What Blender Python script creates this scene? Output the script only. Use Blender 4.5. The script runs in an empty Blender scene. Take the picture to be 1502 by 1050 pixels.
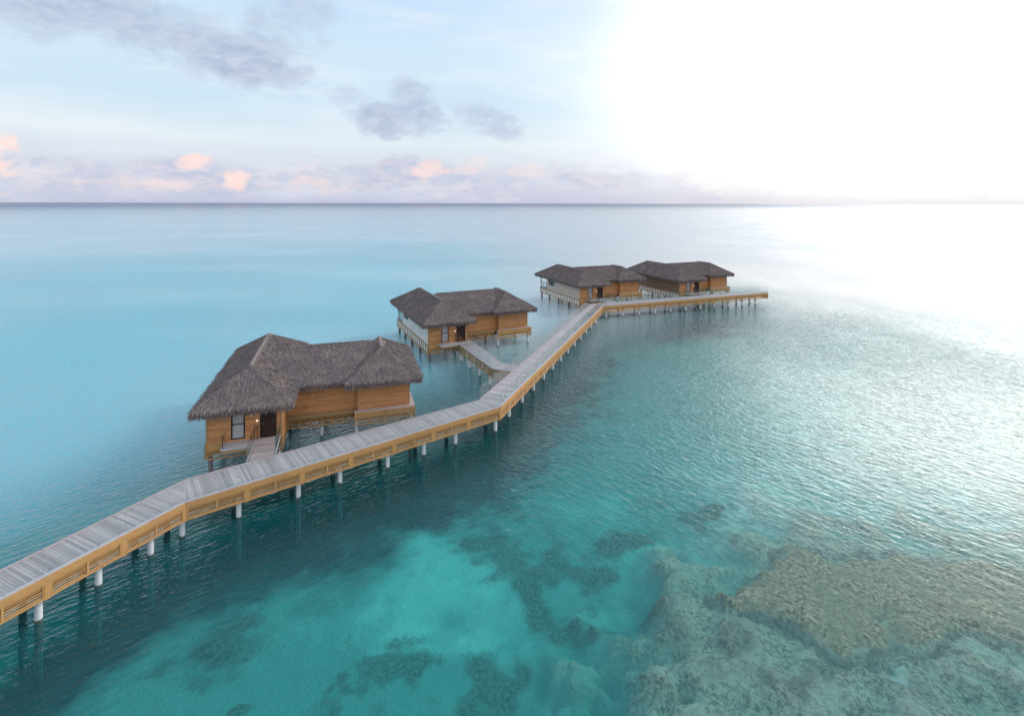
import bpy, math, random
import numpy as np
from mathutils import Vector, noise
R = math.radians
random.seed(7)
sc = bpy.context.scene
col = sc.collection

CAM_H = 17.55            # camera above the water
F = 760.0                # focal length of the photograph in its own pixels
CX, HY = 751.0, 298.0
DECK = 1.95
SEA_D = 2.3

def at(px, py, z=0.0):
    """world point of a photograph pixel on the level z"""
    Z = F*(CAM_H-z)/(py-HY)
    return ((px-CX)*Z/F, Z)

# ------------------------------------------------------------------ mesh builder
class MB:
    def __init__(s): s.v=[]; s.f=[]
    def quad(s, a,b,c,d):
        n=len(s.v); s.v += [tuple(a),tuple(b),tuple(c),tuple(d)]; s.f.append((n,n+1,n+2,n+3))
    def tri(s,a,b,c):
        n=len(s.v); s.v += [tuple(a),tuple(b),tuple(c)]; s.f.append((n,n+1,n+2))
    def hexa(s, p):      # p: 4 bottom, 4 top, counter clockwise
        n=len(s.v); s.v += [tuple(q) for q in p]
        for f in ((3,2,1,0),(4,5,6,7),(0,1,5,4),(1,2,6,5),(2,3,7,6),(3,0,4,7)):
            s.f.append(tuple(n+i for i in f))
    def box(s, x0,x1,y0,y1,z0,z1):
        if x0>x1: x0,x1=x1,x0
        if y0>y1: y0,y1=y1,y0
        s.hexa([(x0,y0,z0),(x1,y0,z0),(x1,y1,z0),(x0,y1,z0),(x0,y0,z1),(x1,y0,z1),(x1,y1,z1),(x0,y1,z1)])
    def bar(s, a, b, n0, n1, z0, z1, e0=0, e1=0):
        """box along the level line a->b; n0..n1 offset to its left side, z0..z1; e0,e1 lengthen the ends"""
        ax,ay=a; bx,by=b; L=math.hypot(bx-ax,by-ay); dx,dy=(bx-ax)/L,(by-ay)/L
        ax-=dx*e0; ay-=dy*e0; bx+=dx*e1; by+=dy*e1
        nx,ny=-dy,dx
        if n0>n1: n0,n1=n1,n0
        p=[(ax+nx*n0,ay+ny*n0),(bx+nx*n0,by+ny*n0),(bx+nx*n1,by+ny*n1),(ax+nx*n1,ay+ny*n1)]
        s.hexa([(q[0],q[1],z0) for q in p]+[(q[0],q[1],z1) for q in p])
    def lathe(s, x,y, prof, n=14):
        base=len(s.v)
        for z,r in prof:
            for k in range(n):
                a=2*math.pi*k/n; s.v.append((x+r*math.cos(a),y+r*math.sin(a),z))
        for i in range(len(prof)-1):
            for k in range(n):
                k2=(k+1)%n; s.f.append((base+i*n+k,base+i*n+k2,base+(i+1)*n+k2,base+(i+1)*n+k))
        s.f.append(tuple(base+k for k in range(n))[::-1]); s.f.append(tuple(base+(len(prof)-1)*n+k for k in range(n)))
    def tube(s, a, b, r, n=8):
        a=Vector(a); b=Vector(b); d=(b-a).normalized(); u=d.orthogonal().normalized(); w=d.cross(u)
        base=len(s.v)
        for p in (a,b):
            for k in range(n):
                t=2*math.pi*k/n; s.v.append(tuple(p+u*r*math.cos(t)+w*r*math.sin(t)))
        for k in range(n):
            k2=(k+1)%n; s.f.append((base+k,base+k2,base+n+k2,base+n+k))
        s.f.append(tuple(base+k for k in range(n))[::-1]); s.f.append(tuple(base+n+k for k in range(n)))
    def build(s, name, mat, parent=None, smooth=False):
        me=bpy.data.meshes.new(name); me.from_pydata(s.v,[],s.f); me.update()
        if smooth: me.polygons.foreach_set('use_smooth',[True]*len(me.polygons))
        me.materials.append(mat)
        o=bpy.data.objects.new(name,me); col.objects.link(o)
        if parent: o.parent=parent
        return o

def tag(o, label=None, cat=None, group=None, kind=None):
    if label: o['label']=label
    if cat: o['category']=cat
    if group: o['group']=group
    if kind: o['kind']=kind
    return o
def empty(name, loc=(0,0,0), rz=0):
    o=bpy.data.objects.new(name,None); col.objects.link(o); o.location=loc; o.rotation_euler=(0,0,rz); o.empty_display_size=.5
    return o

# ------------------------------------------------------------------ node helper
class NT:
    def __init__(s, tree): s.t=tree; s.n=tree.nodes; s.l=tree.links; s.n.clear()
    def new(s, typ, **kw):
        nd=s.n.new(typ)
        for k,v in kw.items(): setattr(nd,k,v)
        return nd
    def put(s, sock, v):
        if isinstance(v, bpy.types.NodeSocket): s.l.new(v, sock)
        elif v is not None: sock.default_value=v
    def m(s, op, a, b=None, c=None, clamp=False):
        nd=s.new('ShaderNodeMath', operation=op, use_clamp=clamp)
        s.put(nd.inputs[0],a)
        if b is not None: s.put(nd.inputs[1],b)
        if c is not None: s.put(nd.inputs[2],c)
        return nd.outputs[0]
    def vm(s, op, a, b=None):
        nd=s.new('ShaderNodeVectorMath', operation=op); s.put(nd.inputs[0],a)
        if b is not None: s.put(nd.inputs[1],b)
        return nd.outputs[0]
    def step(s, x, a, b):
        nd=s.new('ShaderNodeMapRange', interpolation_type='SMOOTHSTEP'); s.put(nd.inputs[0],x)
        nd.inputs[1].default_value=a; nd.inputs[2].default_value=b
        return nd.outputs[0]
    def rng(s, x, a, b, c, d):
        nd=s.new('ShaderNodeMapRange'); s.put(nd.inputs[0],x)
        for i,v in enumerate((a,b,c,d)): nd.inputs[i+1].default_value=v
        return nd.outputs[0]
    def mix(s, f, a, b, typ='MIX'):
        nd=s.new('ShaderNodeMix', data_type='RGBA', blend_type=typ); s.put(nd.inputs[0],f)
        s.put(nd.inputs[6], rgb(a)); s.put(nd.inputs[7], rgb(b)); return nd.outputs[2]
    def noise(s, vec, scale, detail=3, rough=.5, dim='3D', dist=0):
        nd=s.new('ShaderNodeTexNoise', noise_dimensions=dim); s.put(nd.inputs['Vector'],vec)
        nd.inputs['Scale'].default_value=scale; nd.inputs['Detail'].default_value=detail
        nd.inputs['Roughness'].default_value=rough; nd.inputs['Distortion'].default_value=dist
        return nd.outputs[0]
    def map(s, vec, loc=(0,0,0), rot=(0,0,0), scale=(1,1,1)):
        nd=s.new('ShaderNodeMapping'); s.put(nd.inputs[0],vec)
        nd.inputs[1].default_value=loc; nd.inputs[2].default_value=rot; nd.inputs[3].default_value=scale
        return nd.outputs[0]
    def bump(s, h, strength=.5, dist=.02, normal=None):
        nd=s.new('ShaderNodeBump'); nd.inputs['Strength'].default_value=strength; nd.inputs['Distance'].default_value=dist
        s.put(nd.inputs['Height'],h)
        if normal is not None: s.l.new(normal, nd.inputs['Normal'])
        return nd.outputs[0]
def rgb(c): return (c[0],c[1],c[2],1.0) if isinstance(c,tuple) and len(c)==3 else c
def new_mat(name):
    m=bpy.data.materials.new(name); m.use_nodes=True; return m, NT(m.node_tree)
def principled(t, base, rough=.7, normal=None, spec=.3, metal=0):
    p=t.new('ShaderNodeBsdfPrincipled'); t.put(p.inputs['Base Color'],rgb(base)); t.put(p.inputs['Roughness'],rough)
    p.inputs['Specular IOR Level'].default_value=spec; p.inputs['Metallic'].default_value=metal
    if normal is not None: t.l.new(normal,p.inputs['Normal'])
    o=t.new('ShaderNodeOutputMaterial'); t.l.new(p.outputs[0],o.inputs[0]); return p
def objco(t): return t.new('ShaderNodeTexCoord').outputs['Object']
def island(t): return t.new('ShaderNodeNewGeometry').outputs['Random Per Island']

def plank_wall(name, c1, c2, c3, board=.15, rough=.6):
    m,t=new_mat(name); co=objco(t)
    sep=t.new('ShaderNodeSeparateXYZ'); t.l.new(co,sep.inputs[0])
    zz=t.m('DIVIDE',sep.outputs[2],board); fl=t.m('FLOOR',zz); fr=t.m('FRACT',zz)
    along=t.m('ADD',sep.outputs[0],sep.outputs[1])
    seg=t.m('FLOOR',t.m('ADD',t.m('DIVIDE',along,2.4),t.m('MULTIPLY',fl,.37)))
    wn=t.new('ShaderNodeTexWhiteNoise',noise_dimensions='2D'); cmb=t.new('ShaderNodeCombineXYZ')
    t.l.new(fl,cmb.inputs[0]); t.l.new(seg,cmb.inputs[1]); t.l.new(cmb.outputs[0],wn.inputs['Vector'])
    g=t.noise(t.map(co,scale=(1.2,1.2,22)),2.2,4,.6)
    big=t.noise(co,.55,3,.6)
    c=t.mix(t.rng(wn.outputs[0],0,1,.0,.75),c1,c2)
    c=t.mix(t.m('MULTIPLY',t.step(g,.45,.75),.55),c,c3)
    c=t.mix(t.m('MULTIPLY',t.step(big,.5,.75),.35),c,c3)
    groove=t.m('LESS_THAN',t.m('ABSOLUTE',t.m('SUBTRACT',fr,.5)),.46)
    c=t.mix(groove,tuple(x*.35 for x in c3),c)
    knots=t.m('LESS_THAN',t.noise(t.map(co,scale=(1,1,2.5)),7,1,.5),.27)
    c=t.mix(t.m('MULTIPLY',knots,.5),c,tuple(x*.4 for x in c3))
    h=t.m('ADD',t.m('MULTIPLY',groove,1.0),t.m('MULTIPLY',g,.25))
    principled(t,c,rough,t.bump(h,.6,.012)); return m
def timber(name, c1, c2, grain=(1,1,1), rough=.62):
    m,t=new_mat(name); co=objco(t); r=island(t)
    g=t.noise(t.map(co,scale=grain),3.0,4,.6); big=t.noise(co,.7,2,.5)
    c=t.mix(r,c1,c2); c=t.mix(t.m('MULTIPLY',t.step(g,.5,.72),.5),c,tuple(x*.45 for x in c2))
    c=t.mix(t.m('MULTIPLY',t.step(big,.5,.7),.3),c,tuple(x*.6 for x in c1))
    principled(t,c,rough,t.bump(g,.3,.01)); return m

M={}
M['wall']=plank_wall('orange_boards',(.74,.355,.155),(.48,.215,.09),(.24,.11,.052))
M['side_pale']=plank_wall('pale_boards',(.80,.76,.72),(.70,.65,.61),(.52,.47,.43))  # pale boards for one left wall and the gallery panels
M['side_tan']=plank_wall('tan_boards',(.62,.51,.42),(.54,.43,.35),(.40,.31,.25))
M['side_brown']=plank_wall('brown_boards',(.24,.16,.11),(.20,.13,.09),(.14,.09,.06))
M['gold']=timber('golden_timber',(.78,.42,.17),(.58,.30,.115),(1.5,1.5,6))
M['goldgrey']=timber('greyed_timber',(.50,.30,.14),(.38,.235,.12),(1.5,1.5,6))
M['ledge']=timber('pale_trim',(.60,.60,.64),(.52,.53,.58),(2,2,6))
M['ledgepink']=timber('pinkish_trim',(.56,.47,.46),(.50,.42,.42),(2,2,6))
M['door']=timber('dark_door_wood',(.045,.022,.018),(.035,.018,.015),(6,6,1),.4)
M['frame']=timber('dark_frame',(.03,.026,.025),(.022,.02,.02),(3,3,3),.4)

def deck_mat(name, cols):
    m,t=new_mat(name); co=objco(t); r=island(t)
    ramp=t.new('ShaderNodeValToRGB'); t.l.new(r,ramp.inputs[0]); e=ramp.color_ramp
    while len(e.elements)<len(cols): e.elements.new(.5)
    for i,(p,c) in enumerate(cols): e.elements[i].position=p; e.elements[i].color=rgb(c)
    g=t.noise(co,9,4,.65); big=t.noise(co,.45,3,.6); st=t.noise(co,1.6,4,.7)
    c=t.mix(t.m('MULTIPLY',t.step(g,.45,.8),.30),ramp.outputs[0],(.17,.15,.15))
    c=t.mix(t.m('MULTIPLY',t.step(big,.45,.7),.30),c,(.46,.36,.36))
    c=t.mix(t.m('MULTIPLY',t.step(st,.56,.74),.35),c,(.20,.19,.20))
    principled(t,c,.55,t.bump(g,.3,.008),.35); return m
M['deck']=deck_mat('weathered_decking',[(0,(.33,.295,.30)),(.3,(.42,.38,.385)),(.75,(.49,.44,.445)),(1,(.57,.515,.525))])
M['deckpink']=deck_mat('pinkish_decking',[(0,(.36,.27,.26)),(.5,(.44,.34,.33)),(1,(.52,.41,.40))])

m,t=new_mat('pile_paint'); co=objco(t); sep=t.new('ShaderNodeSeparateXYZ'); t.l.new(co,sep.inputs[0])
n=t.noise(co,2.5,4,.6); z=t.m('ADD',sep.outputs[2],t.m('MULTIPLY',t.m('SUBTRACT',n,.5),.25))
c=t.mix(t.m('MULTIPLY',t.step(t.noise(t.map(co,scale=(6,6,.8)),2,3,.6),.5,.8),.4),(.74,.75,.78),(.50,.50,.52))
c=t.mix(t.step(z,.12,.02),c,(.10,.11,.08)); c=t.mix(t.step(z,.0,-.2),c,(.03,.05,.045)); c=t.mix(t.step(z,-.5,-1.5),c,(.06,.15,.14))  # waterline grime; below it a dark reflection painted in, then water teal
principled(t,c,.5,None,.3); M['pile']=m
m,t=new_mat('pile_dark'); co=objco(t)
c=t.mix(t.noise(co,1.5,4,.6),(.13,.125,.13),(.22,.21,.21)); sep=t.new('ShaderNodeSeparateXYZ'); t.l.new(co,sep.inputs[0]); c=t.mix(t.step(sep.outputs[2],.1,-.1),c,(.04,.07,.06)); c=t.mix(t.step(sep.outputs[2],-.5,-1.5),c,(.06,.15,.14)); principled(t,c,.8); M['pilegrey']=m  # darker grey piles; under water a dark reflection painted in, fading to teal

def thatch(name, a, b, c_):
    m,t=new_mat(name); co=objco(t); r=island(t)
    c=t.mix(r,a,b); big=t.noise(co,.8,4,.65)
    c=t.mix(t.m('MULTIPLY',t.step(big,.42,.72),.6),c,c_)
    c=t.mix(t.m('MULTIPLY',t.step(r,.86,.98),.55),c,tuple(min(1,x*1.7) for x in b))
    fine=t.noise(co,30,3,.6); c=t.mix(t.m('MULTIPLY',t.step(fine,.5,.8),.5),c,tuple(x*.4 for x in a))
    principled(t,c,.9,None,.15); return m
M['thatch']=thatch('palm_thatch',(.125,.103,.103),(.25,.205,.20),(.33,.265,.22))
M['thatch_cap']=thatch('ridge_thatch',(.20,.165,.155),(.33,.275,.25),(.26,.22,.21))
M['gapshade']=timber('gap_shade_timber',(.10,.07,.05),(.08,.055,.04))  # dark timber, its colour stands in for shade behind the slat gaps
m,t=new_mat('white_enamel'); principled(t,(.75,.75,.75),.3,None,.5); M['white']=m
m,t=new_mat('brushed_metal'); principled(t,(.45,.45,.47),.35,None,.5,1.0); M['metal']=m
m,t=new_mat('door_lamp'); e=t.new('ShaderNodeEmission'); e.inputs[0].default_value=(1,.92,.8,1); e.inputs[1].default_value=1.5
o=t.new('ShaderNodeOutputMaterial'); t.l.new(e.outputs[0],o.inputs[0]); M['lamp']=m
m,t=new_mat('window_pane'); co=objco(t)
c=t.mix(t.noise(co,1.4,2,.5),(.34,.34,.35),(.50,.50,.52)); principled(t,c,.08,None,.9); M['pane']=m
m,t=new_mat('dark_pane'); principled(t,(.02,.025,.03),.05,None,.8); M['darkpane']=m

def glass_like(name, tint, f0, extra=0.0):
    m,t=new_mat(name)
    lw=t.new('ShaderNodeLayerWeight'); lw.inputs[0].default_value=.5
    f=t.m('ADD',t.m('MULTIPLY',t.m('POWER',lw.outputs['Facing'],5),1-f0),f0)
    tr=t.new('ShaderNodeBsdfTransparent'); tr.inputs[0].default_value=rgb(tint)
    gl=t.new('ShaderNodeBsdfGlossy'); gl.inputs['Roughness'].default_value=.03
    mx=t.new('ShaderNodeMixShader'); t.l.new(f,mx.inputs[0]); t.l.new(tr.outputs[0],mx.inputs[1]); t.l.new(gl.outputs[0],mx.inputs[2])
    o=t.new('ShaderNodeOutputMaterial'); t.l.new(mx.outputs[0],o.inputs[0]); return m
M['glass']=glass_like('balustrade_glass',(.95,.97,.965),.035)

# ------------------------------------------------------------------ camera
cd=bpy.data.cameras.new('camera'); cam=bpy.data.objects.new('camera',cd); col.objects.link(cam); sc.camera=cam
cd.sensor_width=36; cd.lens=F/1502*36; cd.shift_y=-(525-HY)/1502; cd.clip_end=60000; cd.clip_start=.5
cam.location=(0,0,CAM_H); cam.rotation_euler=(R(90),0,0)
cam.rotation_euler=(R(90),R(-.12),0)

# ------------------------------------------------------------------ light and sky
SUN_AZ, SUN_EL = 62.0, 33.0          # azimuth from +Y towards +X
sd=bpy.data.lights.new('sun','SUN'); sun=bpy.data.objects.new('sun',sd); col.objects.link(sun)
sd.energy=1.15; sd.angle=R(14); sd.color=(1.0,.93,.84)
d=Vector((math.sin(R(SUN_AZ))*math.cos(R(SUN_EL)),math.cos(R(SUN_AZ))*math.cos(R(SUN_EL)),math.sin(R(SUN_EL))))
sun.rotation_euler=d.to_track_quat('Z','Y').to_euler()

w=bpy.data.worlds.new('World'); sc.world=w; w.use_nodes=True; t=NT(w.node_tree)
g=t.new('ShaderNodeTexCoord').outputs['Generated']; sep=t.new('ShaderNodeSeparateXYZ'); t.l.new(g,sep.inputs[0])
X,Y,Z=sep.outputs
yy=t.m('MAXIMUM',Y,.05); az=t.m('ARCTAN2',X,Y)            # radians
U=t.m('DIVIDE',X,yy); V=t.m('DIVIDE',t.m('MAXIMUM',Z,0.0),yy)   # tangents of bearing and height ahead
ahead=t.step(Y,.05,.3)
el=t.m('ARCSINE',t.m('MAXIMUM',t.m('MINIMUM',Z,1.0),-1.0))
ramp=t.new('ShaderNodeValToRGB'); e=ramp.color_ramp; t.l.new(t.m('DIVIDE',el,math.pi/2,clamp=True),ramp.inputs[0])
stops=[(0,(.50,.53,.68)),(.025,(.60,.63,.74)),(.07,(.70,.78,.84)),(.11,(.57,.73,.85)),(.17,(.60,.76,.88)),(.26,(.50,.68,.91)),(.45,(.44,.60,.85)),(1,(.42,.56,.80))]
while len(e.elements)<len(stops): e.elements.new(.5)
for i,(p,c) in enumerate(stops): e.elements[i].position=p; e.elements[i].color=rgb(c)
sky=ramp.outputs[0]
# faint high cirrus streaks
cv=t.new('ShaderNodeCombineXYZ'); t.l.new(az,cv.inputs[0]); t.l.new(el,cv.inputs[1]); AE=cv.outputs[0]
cir=t.noise(t.map(AE,scale=(1.2,7,1),rot=(0,0,.12)),2.4,5,.6)
sky=t.mix(t.m('MULTIPLY',t.step(cir,.42,.72),.45),sky,(.83,.86,.90))
# glare: the white part of the sky to the right of the view
gl=t.m('SUBTRACT',1.0,t.m('POWER',t.m('ADD',t.m('POWER',t.m('DIVIDE',t.m('SUBTRACT',az,R(46)),R(51)),2),t.m('POWER',t.m('DIVIDE',t.m('SUBTRACT',el,R(24)),R(50)),2)),.5))
sepuv=t.noise(t.map(AE,scale=(1,1.8,1)),3,4,.6)
glm=t.step(t.m('ADD',gl,t.m('MULTIPLY',t.m('SUBTRACT',sepuv,.5),.3)),-.14,.98)
# clouds: (bearing, height, half width, half height, tilt, colour, strength)
wx=t.noise(t.map(AE,scale=(1,1.6,1)),9,6,.62); wy=t.noise(t.map(AE,loc=(3,5,0),scale=(1,2.2,1)),26,5,.65)
def pu(px,py): return ((px-CX)/F,(HY-py)/F)
def cloud(px,py,rx,ry,tilt,amp,edge=.5,k=1.0):
    u0,v0=pu(px,py); du=t.m('SUBTRACT',U,u0); dv=t.m('SUBTRACT',V,v0); c_,s_=math.cos(tilt),math.sin(tilt)
    rx*=1.15; ry*=1.15
    a=t.m('ADD',t.m('MULTIPLY',du,c_*F/rx),t.m('MULTIPLY',dv,s_*F/rx)); b=t.m('ADD',t.m('MULTIPLY',du,-s_*F/ry),t.m('MULTIPLY',dv,c_*F/ry))
    r=t.m('ADD',t.m('MULTIPLY',a,a),t.m('MULTIPLY',b,b))
    q=t.m('ADD',t.m('SUBTRACT',1.0,r),t.m('ADD',t.m('MULTIPLY',t.m('SUBTRACT',wx,.5),5.2*k),t.m('MULTIPLY',t.m('SUBTRACT',wy,.5),2.4*k)))
    return t.m('MULTIPLY',t.step(q,-.5,edge+.15),min(1,amp*1.25))
def union(lst):
    o=lst[0]
    for x in lst[1:]: o=t.m('MAXIMUM',o,x)
    return t.m('MULTIPLY',o,ahead)
grey=union([cloud(90,15,170,42,-.10,.75,1.1),cloud(235,50,160,44,-.30,.95,1.1),cloud(345,85,110,32,-.30,1,.9),cloud(405,55,90,50,.5,.75,1.4),
    cloud(580,172,58,24,-.15,.85,.7),cloud(598,145,30,24,0,.6,.8),cloud(722,180,45,20,-.25,.6,.8),cloud(505,142,28,14,0,.3,.9)])
low=union([cloud(110,262,110,22,0,.55,1.2),cloud(270,252,80,20,-.1,.75,.9),cloud(330,270,75,18,0,.6,1.),cloud(555,255,105,20,.12,.85,.8),cloud(700,262,110,16,0,.35,1.2),
    cloud(890,262,80,11,0,.45,1.),cloud(20,262,60,22,0,.5,1.),cloud(840,240,45,14,.5,.15,1.2)])
pink=union([cloud(2,245,22,28,0,.9,1.,1.9),cloud(285,236,20,9,.1,.85,1.,1.9),cloud(347,264,15,13,-.5,.9,1.,1.9),cloud(630,244,20,12,.2,.6,1.,1.9),cloud(470,272,40,10,0,.35,1,1.9),cloud(700,243,26,10,0,.3,1,1.9),cloud(215,272,60,9,0,.3,1.,1.9),cloud(775,252,26,9,0,.3,1,1.9)])
fog=union([cloud(1060,248,58,30,0,.55,.8),cloud(1058,222,26,16,0,.4,.8),cloud(1240,262,90,26,0,.16,1),cloud(1330,225,60,30,0,.10,1),cloud(995,82,24,9,-.4,.25,1),cloud(1220,190,22,9,-.4,.25,1),cloud(1345,22,12,14,0,.18,1),cloud(1170,5,26,10,-.3,.22,1),cloud(1495,25,14,20,0,.22,1)])
warm=t.mix(t.step(el,R(.2),R(9)),(.90,.87,.84),(1.06,1.05,1.03))
gc=t.m('SUBTRACT',1.0,t.m('POWER',t.m('ADD',t.m('POWER',t.m('DIVIDE',t.m('SUBTRACT',az,R(44)),R(49)),2),t.m('POWER',t.m('DIVIDE',t.m('SUBTRACT',el,R(12)),R(25)),2)),.5))
core=t.m('MULTIPLY',t.m('POWER',t.step(gc,-.08,.95),2.1),t.step(el,R(-.5),R(5)))
bright=t.mix(core,warm,(6.2,6.05,5.85))
sky=t.mix(glm,sky,bright)
sky=t.mix(t.m('MULTIPLY',grey,.88),sky,t.mix(t.step(wy,.35,.65),(.38,.45,.61),(.53,.59,.72)))
sky=t.mix(t.m('MULTIPLY',low,t.m('SUBTRACT',.9,t.m('MULTIPLY',glm,.5))),sky,t.mix(t.step(wy,.35,.65),(.44,.50,.66),(.62,.60,.70)))
bankn=t.noise(t.map(AE,loc=(1.7,0,0),scale=(1,2.6,1)),11,6,.6)
bank=t.m('MULTIPLY',t.m('MULTIPLY',t.step(t.m('SUBTRACT',t.m('ADD',bankn,.035),t.m('MULTIPLY',t.m('ABSOLUTE',t.m('SUBTRACT',el,R(2.2))),3.6)),.42,.62),t.m('SUBTRACT',1.0,t.m('MULTIPLY',glm,.96))),.62)
sky=t.mix(bank,sky,t.mix(t.step(wy,.36,.62),(.50,.54,.68),(.76,.71,.77)))
sky=t.mix(t.m('MULTIPLY',pink,.9),sky,t.mix(t.step(wy,.35,.6),(1.0,.80,.70),(.95,.70,.66)))
sky=t.mix(fog,sky,(.90,.90,.885))
# the half of the sky behind the camera: soft, bright, evenly clouded
back=t.step(Y,.1,-.5); bn=t.noise(t.map(AE,scale=(1,2,1)),1.5,4,.6)
sky=t.mix(t.m('MULTIPLY',back,.75),sky,t.mix(bn,(.85,.88,.95),(1.1,1.1,1.12)))
# a physically based sky adds its blue on top
ns=t.new('ShaderNodeTexSky',sky_type='NISHITA'); ns.sun_disc=False; ns.sun_elevation=R(SUN_EL); ns.sun_rotation=R(SUN_AZ)
nb=t.new('ShaderNodeBackground'); t.l.new(ns.outputs[0],nb.inputs[0]); nb.inputs[1].default_value=.004
b=t.new('ShaderNodeBackground'); t.l.new(sky,b.inputs[0]); b.inputs[1].default_value=1.0
ad=t.new('ShaderNodeAddShader'); t.l.new(b.outputs[0],ad.inputs[0]); t.l.new(nb.outputs[0],ad.inputs[1])
o=t.new('ShaderNodeOutputWorld'); t.l.new(ad.outputs[0],o.inputs[0])
w.cycles.sampling_method='MANUAL'; w.cycles.sample_map_resolution=1024

sc.view_settings.view_transform='Standard'; sc.view_settings.look='None'; sc.view_settings.exposure=.1; sc.view_settings.gamma=1
sc.cycles.transparent_max_bounces=16; sc.cycles.max_bounces=4; sc.cycles.diffuse_bounces=2; sc.cycles.glossy_bounces=3; sc.cycles.caustics_reflective=False; sc.cycles.caustics_refractive=False

# ------------------------------------------------------------------ boardwalk geometry (photograph pixels measured on the deck level)
def dk(px,py): return at(px,py,DECK)
P0=dk(0,881.3); P1=dk(272,737.3); P2=dk(734.8,596); P3=dk(884.5,448.6); P4=dk(1126.7,428.6)
F1=dk(272.5,704); F2=dk(702.8,586.8)
def unit(a,b):
    L=math.hypot(b[0]-a[0],b[1]-a[1]); return ((b[0]-a[0])/L,(b[1]-a[1])/L)
def left_of(a,b,w): u=unit(a,b); return (a[0]-u[1]*w,a[1]+u[0]*w)
def meet(a,u,b,v):
    den=u[0]*v[1]-u[1]*v[0]; s_=((b[0]-a[0])*v[1]-(b[1]-a[1])*v[0])/den; return (a[0]+u[0]*s_,a[1]+u[1]*s_)
WD=2.05
uA=unit(P0,P1); PS=(P0[0]-uA[0]*13,P0[1]-uA[1]*13)
FS=left_of(PS,P1,WD); FS=(FS[0]-.0,FS[1])
uC=unit(P2,P3); uD=unit(P3,P4)
F3=meet(left_of(P2,P3,WD),uC,left_of(P3,P4,WD),uD); F4=left_of(P4,P3,-WD)
near=[PS,P1,P2,P3,P4]; far=[FS,F1,F2,F3,F4]

# ------------------------------------------------------------------ seabed (one sheet) -------------------------------------------------
def axis(lo, hi, step, far_, grow=1.18):
    a=list(np.arange(lo,hi+1e-6,step)); s_=step; x=hi
    while x<far_: s_*=grow; x+=s_; a.append(x)
    s_=step; x=lo; b_=[]
    while x>-far_: s_*=grow; x-=s_; b_.append(x)
    return np.array(b_[::-1]+a)
def axis_y(lo,hi,step,far_,grow=1.16):
    a=list(np.arange(lo,hi+1e-6,step)); s_=step; x=hi
    while x<far_: s_*=grow; x+=s_; a.append(x)
    return np.array([-far_,-300,-60,-10]+a)
xs=axis(-24,48,.24,30000); ys=axis_y(10,62,.24,30000)
GX,GY=np.meshgrid(xs,ys)
def fbm(gx,gy,s_,octv=4,seed=0.0):
    out=np.empty(gx.shape); it=np.nditer(gx,flags=['multi_index'])
    fx=gx.ravel()*s_; fy=gy.ravel()*s_; o_=np.empty(fx.size)
    for i in range(fx.size):
        o_[i]=noise.fractal((fx[i],fy[i],seed),1.0,2.0,octv)
    return o_.reshape(gx.shape)
n1=fbm(GX,GY,.12,5,1.3); n2=fbm(GX,GY,.45,5,7.1); n3=fbm(GX,GY,1.6,4,3.3)
WX=GX+1.9*fbm(GX,GY,.3,4,11.0)+.5*n3; WY=GY+1.9*fbm(GX,GY,.3,4,17.0)+.5*n2
def poly(pts, z):
    P=[at(px,py,z) for px,py in pts]; n_=len(P); inside=np.zeros(GX.shape,bool); dist=np.full(GX.shape,1e9)
    for i in range(n_):
        (x0,y0),(x1,y1)=P[i],P[(i+1)%n_]
        c_=((y0>WY)!=(y1>WY)); xi=(x1-x0)*(WY-y0)/((y1-y0) if abs(y1-y0)>1e-9 else 1e-9)+x0
        inside^=(c_&(WX<xi))
        L=(x1-x0)**2+(y1-y0)**2; tt=np.clip(((WX-x0)*(x1-x0)+(WY-y0)*(y1-y0))/L,0,1)
        dist=np.minimum(dist,np.hypot(WX-x0-tt*(x1-x0),WY-y0-tt*(y1-y0)))
    return np.where(inside,dist,-dist)
def blob(px,py,rx,ry,z=-SEA_D):
    cx,cy=at(px,py,z); wx_=rx*cy/F; wy_=(at(px,py-ry,z)[1]-at(px,py+ry,z)[1])/2
    r=((WX-cx)/wx_)**2+((WY-cy)/wy_)**2; return np.exp(-r*1.1)
def sstep(x,a,b): q=np.clip((x-a)/(b-a),0,1); return q*q*(3-2*q)
reef=poly([(1075,842),(1130,822),(1235,818),(1290,803),(1400,818),(1502,832),(1640,850),(1700,950),(1560,965),(1502,945),(1462,918),(1425,925),(1390,947),(1345,947),(1310,917),(1272,915),(1232,935),(1160,910),(1105,905),(1062,872)],-.45)
rub=poly([(820,1300),(835,1050),(862,975),(935,885),(1000,835),(1090,795),(1250,775),(1502,770),(1900,760),(2300,1300)],-1.8)
flat_=poly([(1040,810),(1050,735),(1080,650),(1130,570),(1210,495),(1350,455),(2900,445),(2900,900),(1502,870)],-2.0)
reefm=sstep(reef+.35*n3,-.3,.6); rubm=sstep(rub+2.2*n2+1.2*n1,-2.2,4.0); flatm=sstep(flat_+3*n1,-9,11)
alg_shade=np.zeros(GX.shape)
for a_ in [(800,885,50,75,.95),(825,830,55,45,.7),(915,795,60,32,.85),(880,815,40,25,.5),(735,795,85,50,.55),(655,800,40,40,.25),(350,932,62,45,.6),(375,880,30,28,.35),
           (560,985,85,42,.85),(600,930,40,25,.5),(740,1010,45,60,.7),(760,760,110,26,.35),(1035,775,32,22,.9),(960,745,60,18,.3),(470,1035,60,20,.6),(345,1045,18,10,1.1),
           (1000,1000,120,50,.45),(900,930,60,50,.5),(830,940,28,40,.5),(250,1000,90,40,.35),(280,800,60,25,.3),(1240,1030,70,22,.6)]:
    alg_shade=np.maximum(alg_shade,blob(*a_[:4])*a_[4])
alg_shade=np.clip(alg_shade*1.25+ .42*n2*(alg_shade>.05)+.12*n1,0,1)
pale=np.zeros(GX.shape)
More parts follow.
